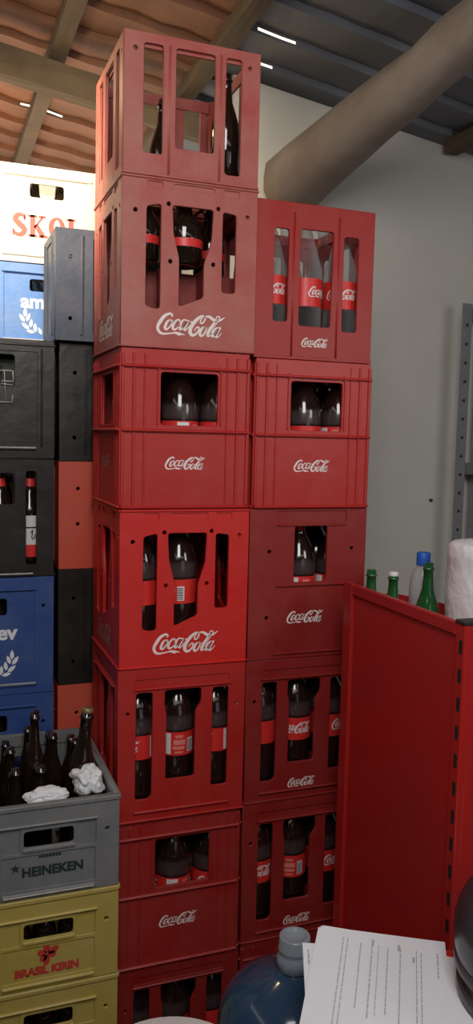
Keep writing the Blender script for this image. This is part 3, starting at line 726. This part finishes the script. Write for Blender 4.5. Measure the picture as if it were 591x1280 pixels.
# ------------------------------------------------------------------ red shelving unit
t = thing('shelf_unit', 'red painted steel shelf unit with tall solid side panel, right foreground', 'shelf', (.548, -.36, 0))
ox, oy = .548, -.36
def sb(name, x0, x1, y0, y1, z0, z1, bev=.001, m='shelf_red', parent=None, label=None):
    b = MB(); b.box(x0 - ox, x1 - ox, y0 - oy, y1 - oy, z0, z1, bev); o = b.obj(name, M[m], parent or t)
    if label: o['label'] = label
    return o
Y0, Y1, ZT = -.612, -.108, 1.383
b = MB()
b.box(.556 - ox, .559 - ox, Y0 + .02 - oy, Y1 - oy, .02, ZT - .004)
b.box(.548 - ox, .562 - ox, Y1 - .042 - oy, Y1 - oy, .0, ZT, .003)            # far lip
b.box(.548 - ox, .562 - ox, Y0 + .03 - oy, Y1 - .042 - oy, ZT - .028, ZT, .003)   # top lip
sp = b.obj('side_panel', M['shelf_red'], t)
b = MB(); b.box(.548 - ox, .562 - ox, Y0 - oy, Y0 + .03 - oy, 0, ZT - .002, .002); b.box(.562 - ox, .600 - ox, Y0 - oy, Y0 + .012 - oy, 0, ZT - .002, .002)
up = b.obj('upright', M['shelf_red'], t); up['label'] = 'slotted front post with flange'
for k in range(24):
    z = ZT - .033 - k * .0575
    if z < .05: break
    b = MB(); b.box(.5474 - ox, .549 - ox, Y0 + .007 - oy, Y0 + .017 - oy, z - .028, z); b.obj('slot', M['shelf_dark'], up)
sb('end_cap', .546, .604, Y0 - .002, Y0 + .032, ZT - .002, ZT + .006, .002, 'cap_black', None, 'black plastic end cap')
sb('shelf_board', .5625, 1.30, Y0 + .03, Y1 - .012, 1.150, 1.170, .002)
for z in (.80, .42, .08): sb('shelf_board', .5625, 1.30, Y0 + .03, Y1 - .012, z, z + .02, .002)
b = MB(); pts = [(.5625 - ox, .02), (1.30 - ox, .02), (1.30 - ox, 1.245), (.90 - ox, 1.300), (.69 - ox, 1.347), (.5625 - ox, 1.347)]
b.add_mesh(plate_mesh(pts, [], .008), Matrix.Translation((0, Y1 - .006 - oy, 0))); b.obj('back_panel', M['shelf_red'], t)
sb('side_panel', 1.301, 1.316, Y0, Y1, 0, ZT)

# things on the shelf top
SG = 'green bottles on the red shelf unit'
beer((.600, -.152, 1.1705), .247, .030, 'green', 'leftmost green bottle neck above the red shelf unit, nearest the crates', SG)
beer((.655, -.165, 1.1705), .238, .030, 'green', 'shortest green bottle with silvery rim behind the red panel edge', SG, cap='label_white')
beer((.722, -.216, 1.1705), .270, .031, 'green', 'tallest green bottle, in front of the clear plastic bottle', SG)
pt = thing('water_bottle', 'clear plastic water bottle with blue cap behind the tallest green bottle', 'bottle', (.746, -.1555, 1.1705))
b = MB(); b.lathe([(0, .003), (.024, 0), (.033, .006), (.033, .07), (.031, .085), (.033, .10), (.033, .195), (.031, .22), (.022, .243), (.012, .255), (.0115, .262)], 24, None, M['clear_pet']); b.obj('bottle_body', None, pt)
b = MB(); b.lathe([(.0168, .254), (.0175, .256), (.0175, .284), (.016, .287), (0, .287)], 20, None, M['pet_cap']); o = b.obj('cap', None, pt); o['label'] = 'blue screw cap'
rt = thing('paper_roll', 'thick white paper roll standing on the red shelf unit at right edge', 'paper roll', (.842, -.305, 1.1705))
prof = [(.03, 0), (.105, 0), (.108, .01)] + [(.107 + .0025 * math.sin(k * 1.3), .02 + .03 * k) for k in range(1, 10)] + [(.105, .32), (.095, .327), (.05, .322), (.03, .318)]
b = MB(); b.lathe(prof, 40, None, M['roll']); b.obj('roll', None, rt)
b = MB(); b.lathe([(.026, .0), (.030, .0), (.030, .322), (.026, .322), (.026, .0)], 24, None, M['wood']); b.obj('core', None, rt)

# grey metal rack against the wall
rk = thing('metal_rack', 'grey bolted metal rack standing against the wall at right edge', 'rack', (1.54, .84, 0))
def rb(name, x0, x1, y0, y1, z0, z1, m='steel', parent=None):
    b = MB(); b.box(x0 - 1.54, x1 - 1.54, y0 - .84, y1 - .84, z0, z1, .001); return b.obj(name, M[m], parent or rk)
for x, y in ((1.50, .80), (2.35, .80), (1.66, .925), (2.35, .925)):
    o = rb('upright', x, x + .045, y, y + .004, 0, 2.27)
    for k in range(30):
        if y > .9: break
        b = MB(); b.cyl((x + .022 - 1.54, y - .0005 - .84, .1 + k * .072), (x + .022 - 1.54, y - .004 - .84, .1 + k * .072), .006, 8); b.obj('bolt', M['steel_hole'], o)
for z in (1.61, 2.225, .95, .3):
    rb('shelf_board', 1.60, 2.35, .804, .92, z, z + .045)

# ------------------------------------------------------------------ foreground
# support crate and water jug
crate('low', 'low', .27, .27, .235, (.10, -.665, 0), 'red_dark', 'low red crate on the floor under the blue water jug', GG, div=None)
jug = thing('water_jug', 'big translucent blue water jug with milky cap in front of the crates', 'jug', (.234, -.548, .2355))
R_ = .149
b = MB(); b.lathe([(0, .01), (R_ * .7, 0), (R_ * .97, .01), (R_, .03), (R_, .12), (R_ * .97, .135), (R_ * .97, .15), (R_, .165), (R_, .28), (R_ * .97, .295), (R_ * .97, .31), (R_, .325), (R_ * .995, .36), (R_ * .94, .395), (R_ * .80, .425), (R_ * .55, .448), (R_ * .32, .462), (.030, .470), (.026, .476), (.026, .50), (.0, .50)], 48, None, M['jug']); b.obj('jug_body', None, jug)
b = MB(); b.lathe([(.0285, .470), (.034, .474), (.034, .496), (.0305, .500), (.0305, .506), (.032, .509), (.032, .514), (.0305, .517), (.0305, .534), (.029, .537), (.024, .537), (.023, .532), (0, .532)], 28, None, M['jug_cap']); b.obj('cap', None, jug)['label'] = 'milky push-on cap'
b = MB(); b.lathe([(0, .012), (R_ * .95, .014), (R_ * .955, .33), (R_ * .0, .33)], 32, None, mat('jug_shade', (.01, .03, .07), .2)); b.obj('water', None, jug)

# red table with papers, rotated
ang = math.atan2(-.131, .208); ct, st_ = math.cos(ang), math.sin(ang)
P0 = Vector((.250, -.620, 0))             # far left corner of the papers
tb = thing('pedestal_table', 'small red plastic table under the sheets of paper', 'table', (P0.x, P0.y, 0), ang)
b = MB(); b.add_mesh(plate_mesh(fillet([(-.010, -.42), (.46, -.42), (.46, -.006), (.008, -.006)], .02), [], .026, .004), Matrix.Translation((0, 0, .813)) @ Matrix.Rotation(-PI / 2, 4, 'X')); bmesh.ops.recalc_face_normals(b.bm, faces=b.bm.faces); b.obj('tabletop', M['table_red'], tb)
b = MB(); b.cyl((.14, -.27, .03), (.14, -.27, .80), .03, 20); b.obj('pedestal', M['table_red'], tb)
b = MB(); b.lathe([(0, 0), (.15, 0), (.15, .012), (.04, .035), (0, .035)], 32, Matrix.Translation((.14, -.27, 0))); b.obj('base', M['table_red'], tb)
def sheet(x0, y0, w, l, z, a, curl, label, lines=True, seed=0):
    tsh = thing('paper_sheet', label, 'paper', (P0.x + x0 * ct - y0 * st_, P0.y + x0 * st_ + y0 * ct, z), ang + a, 'sheets of paper on the red table')
    n, mm = 12, 14; b = MB()
    def zz(x, y): return .0 + curl * ((x / w - .5) ** 2 * .5 + .25 * (y / l) ** 2) * .02
    g = [[b.bm.verts.new((w * i / n, -l * j / mm, zz(w * i / n, -l * j / mm))) for i in range(n + 1)] for j in range(mm + 1)]
    for j in range(mm):
        for i in range(n): b.bm.faces.new((g[j + 1][i], g[j + 1][i + 1], g[j][i + 1], g[j][i])).smooth = True
    b.obj('sheet', M['paper'], tsh)
    if lines:
        random.seed(seed); b = MB()
        f = lambda x, y: Vector((x, y, zz(x, y) + .0006))
        for (x, ya, yb, wd) in lines:
            y = ya
            while y > -yb:
                seg = random.uniform(.006, .02); m = 3
                b.poly([(x, y - seg), (x + wd, y - seg), (x + wd, y), (x, y)], f); y -= seg + random.uniform(.0012, .003)
        o = b.obj('printed_lines', M['ink'], tsh)
    return tsh
random.seed(5)
sheet(-.025, -.054, .20, .30, .8268, .16, 0, 'lowest paper sheet with its left corner sticking out by the jug', [(.008, -.02, .05, .003)], 1)
sheet(.006, .008, .222, .31, .8274, -.03, .1, 'paper sheet whose top corner peeks out behind the top sheet', [(.03, -.008, .018, .003)], 2)
sheet(.120, -.026, .228, .31, .8278, -.06, .1, 'paper sheet fanned out to the right, partly under the helmet', [(.16, -.03, .22, .002)], 4)
sheet(.002, .004, .226, .31, .8282, .02, .1, 'second paper sheet in the pile on the red table', None)
sheet(-.002, -.003, .228, .32, .8290, 0, .2, 'top sheet of paper with columns of faint grey print', [(.048, -.02, .25, .0018), (.056, -.02, .25, .0018), (.080, -.03, .20, .0018), (.100, -.025, .22, .0022), (.112, -.03, .22, .0014), (.128, -.035, .20, .0020), (.100, -.015, .028, .004), (.150, -.03, .24, .0020), (.146, -.02, .035, .004), (.178, -.03, .24, .0018), (.186, -.035, .24, .0018), (.172, -.05, .065, .004), (.214, -.03, .10, .0024)], 3)

# helmet at the right edge
hm = thing('helmet', 'dark glossy helmet resting on the papers at the right edge', 'helmet', (.485, -.905, .8325), -.5)
b = MB(); t_ = bmesh.new(); bmesh.ops.create_uvsphere(t_, u_segments=40, v_segments=24, radius=1)
for v in t_.verts:
    n = v.co.copy(); v.co = Vector((n.x * .118, n.y * .140, n.z * .12 + .10))
    if v.co.z < .012: v.co.z = .012 - (0.012 - v.co.z) * .02
b.merge(t_, None, None, True); b.obj('shell', M['helmet'], hm)
b = MB(); b.lathe([(1.0, .045), (1.03, .048), (1.03, .060), (1.0, .063)], 40, Matrix.Diagonal((.112, .134, 1, 1))); b.obj('trim', M['helmet_trim'], hm)['label'] = 'raised grey trim line'
b = MB(); b.lathe([(.93, .0), (.98, .002), (.98, .018), (.93, .02)], 40, Matrix.Diagonal((.112, .134, 1, 1))); b.obj('trim', M['helmet_trim'], hm)['label'] = 'lower grey trim line'

# white round stool at the bottom edge
sx, sy = -.068, -.732
stl = thing('round_stool', 'white round seat just entering the bottom edge of the view', 'stool', (sx, sy, 0))
b = MB(); b.lathe([(0, .700), (.140, .700), (.150, .690), (.155, .672), (.150, .660), (.13, .655), (0, .655)], 48); b.obj('seat', M['plastic_white'], stl)
for k in range(4):
    a = PI / 4 + k * PI / 2; b = MB(); b.cyl((.12 * math.cos(a), .12 * math.sin(a), 0), (.09 * math.cos(a), .09 * math.sin(a), .658), .014, 12, r2=.012); b.obj('leg', M['plastic_white'], stl)

# ------------------------------------------------------------------ camera
cd = bpy.data.cameras.new('camera'); cam = bpy.data.objects.new('camera', cd); COL.objects.link(cam)
pi_, ro_, ya_ = .08959370, .02351772, .35576911
fw = Vector((math.sin(ya_) * math.cos(pi_), math.cos(ya_) * math.cos(pi_), -math.sin(pi_)))
rt_ = Vector((math.cos(ya_), -math.sin(ya_), 0)); u_ = rt_.cross(fw)
r2 = rt_ * math.cos(ro_) + u_ * math.sin(ro_); u2 = -rt_ * math.sin(ro_) + u_ * math.cos(ro_)
cam.matrix_world = Matrix.Translation((-.42591, -1.94134, 1.73566)) @ Matrix((r2, u2, -fw)).transposed().to_4x4()
cd.sensor_fit = 'VERTICAL'; cd.sensor_height = 36; cd.lens = 36 * 1035.813 / 1280; cd.clip_start = .02
bpy.context.scene.camera = cam

# ------------------------------------------------------------------ light
w = bpy.data.worlds.new('world'); bpy.context.scene.world = w; w.use_nodes = True
bg = w.node_tree.nodes['Background']; bg.inputs[0].default_value = (1.0, .93, .82, 1); bg.inputs[1].default_value = 1.3
def area(name, loc, target, size, power, color, size_y=None):
    l = bpy.data.lights.new(name, 'AREA'); l.energy = power; l.color = color; l.shape = 'RECTANGLE'; l.size = size; l.size_y = size_y or size
    o = bpy.data.objects.new(name, l); COL.objects.link(o); o.location = loc
    o.rotation_euler = (Vector(target) - Vector(loc)).to_track_quat('-Z', 'Y').to_euler(); return o
area('key_light', (-.25, -1.75, 2.85), (.3, .2, 1.3), .7, 27, (1, .97, .95), 1.3)  # large key light under the roof, aimed down at the crates; source unseen
area('room_fill', (.9, -3.2, 1.6), (.2, .0, 1.6), 1.2, 2.5, (.85, .92, 1))
area('wall_fill', (1.25, -1.5, 2.1), (1.5, .95, 1.3), .5, 4.6, (1, .97, .93))  # fill added to brighten the back wall, stands for no fixture
l = bpy.data.lights.new('warm_bulb', 'SPOT'); l.energy = 58; l.color = (1, .84, .58); l.shadow_soft_size = .05; l.spot_size = 1.5; l.spot_blend = .6
o = bpy.data.objects.new('warm_bulb', l); COL.objects.link(o); o.location = (-.50, -.02, 2.62); o.rotation_euler = (Vector((-.2, .6, 2.42)) - o.location).to_track_quat('-Z', 'Y').to_euler()
l = bpy.data.lights.new('rear_glow', 'POINT'); l.energy = 4; l.color = (1, .74, .38); l.shadow_soft_size = .04; o = bpy.data.objects.new('rear_glow', l); COL.objects.link(o); o.location = (-.30, .50, 2.72)
area('eave_glow', (-.2, 1.9, 2.35), (-.1, 1.9, 3.2), .9, 8, (1, .70, .42), .5)
sc = bpy.context.scene
sc.view_settings.view_transform = 'Standard'; sc.view_settings.look = 'None'; sc.view_settings.exposure = .18
bpy.context.view_layer.update()
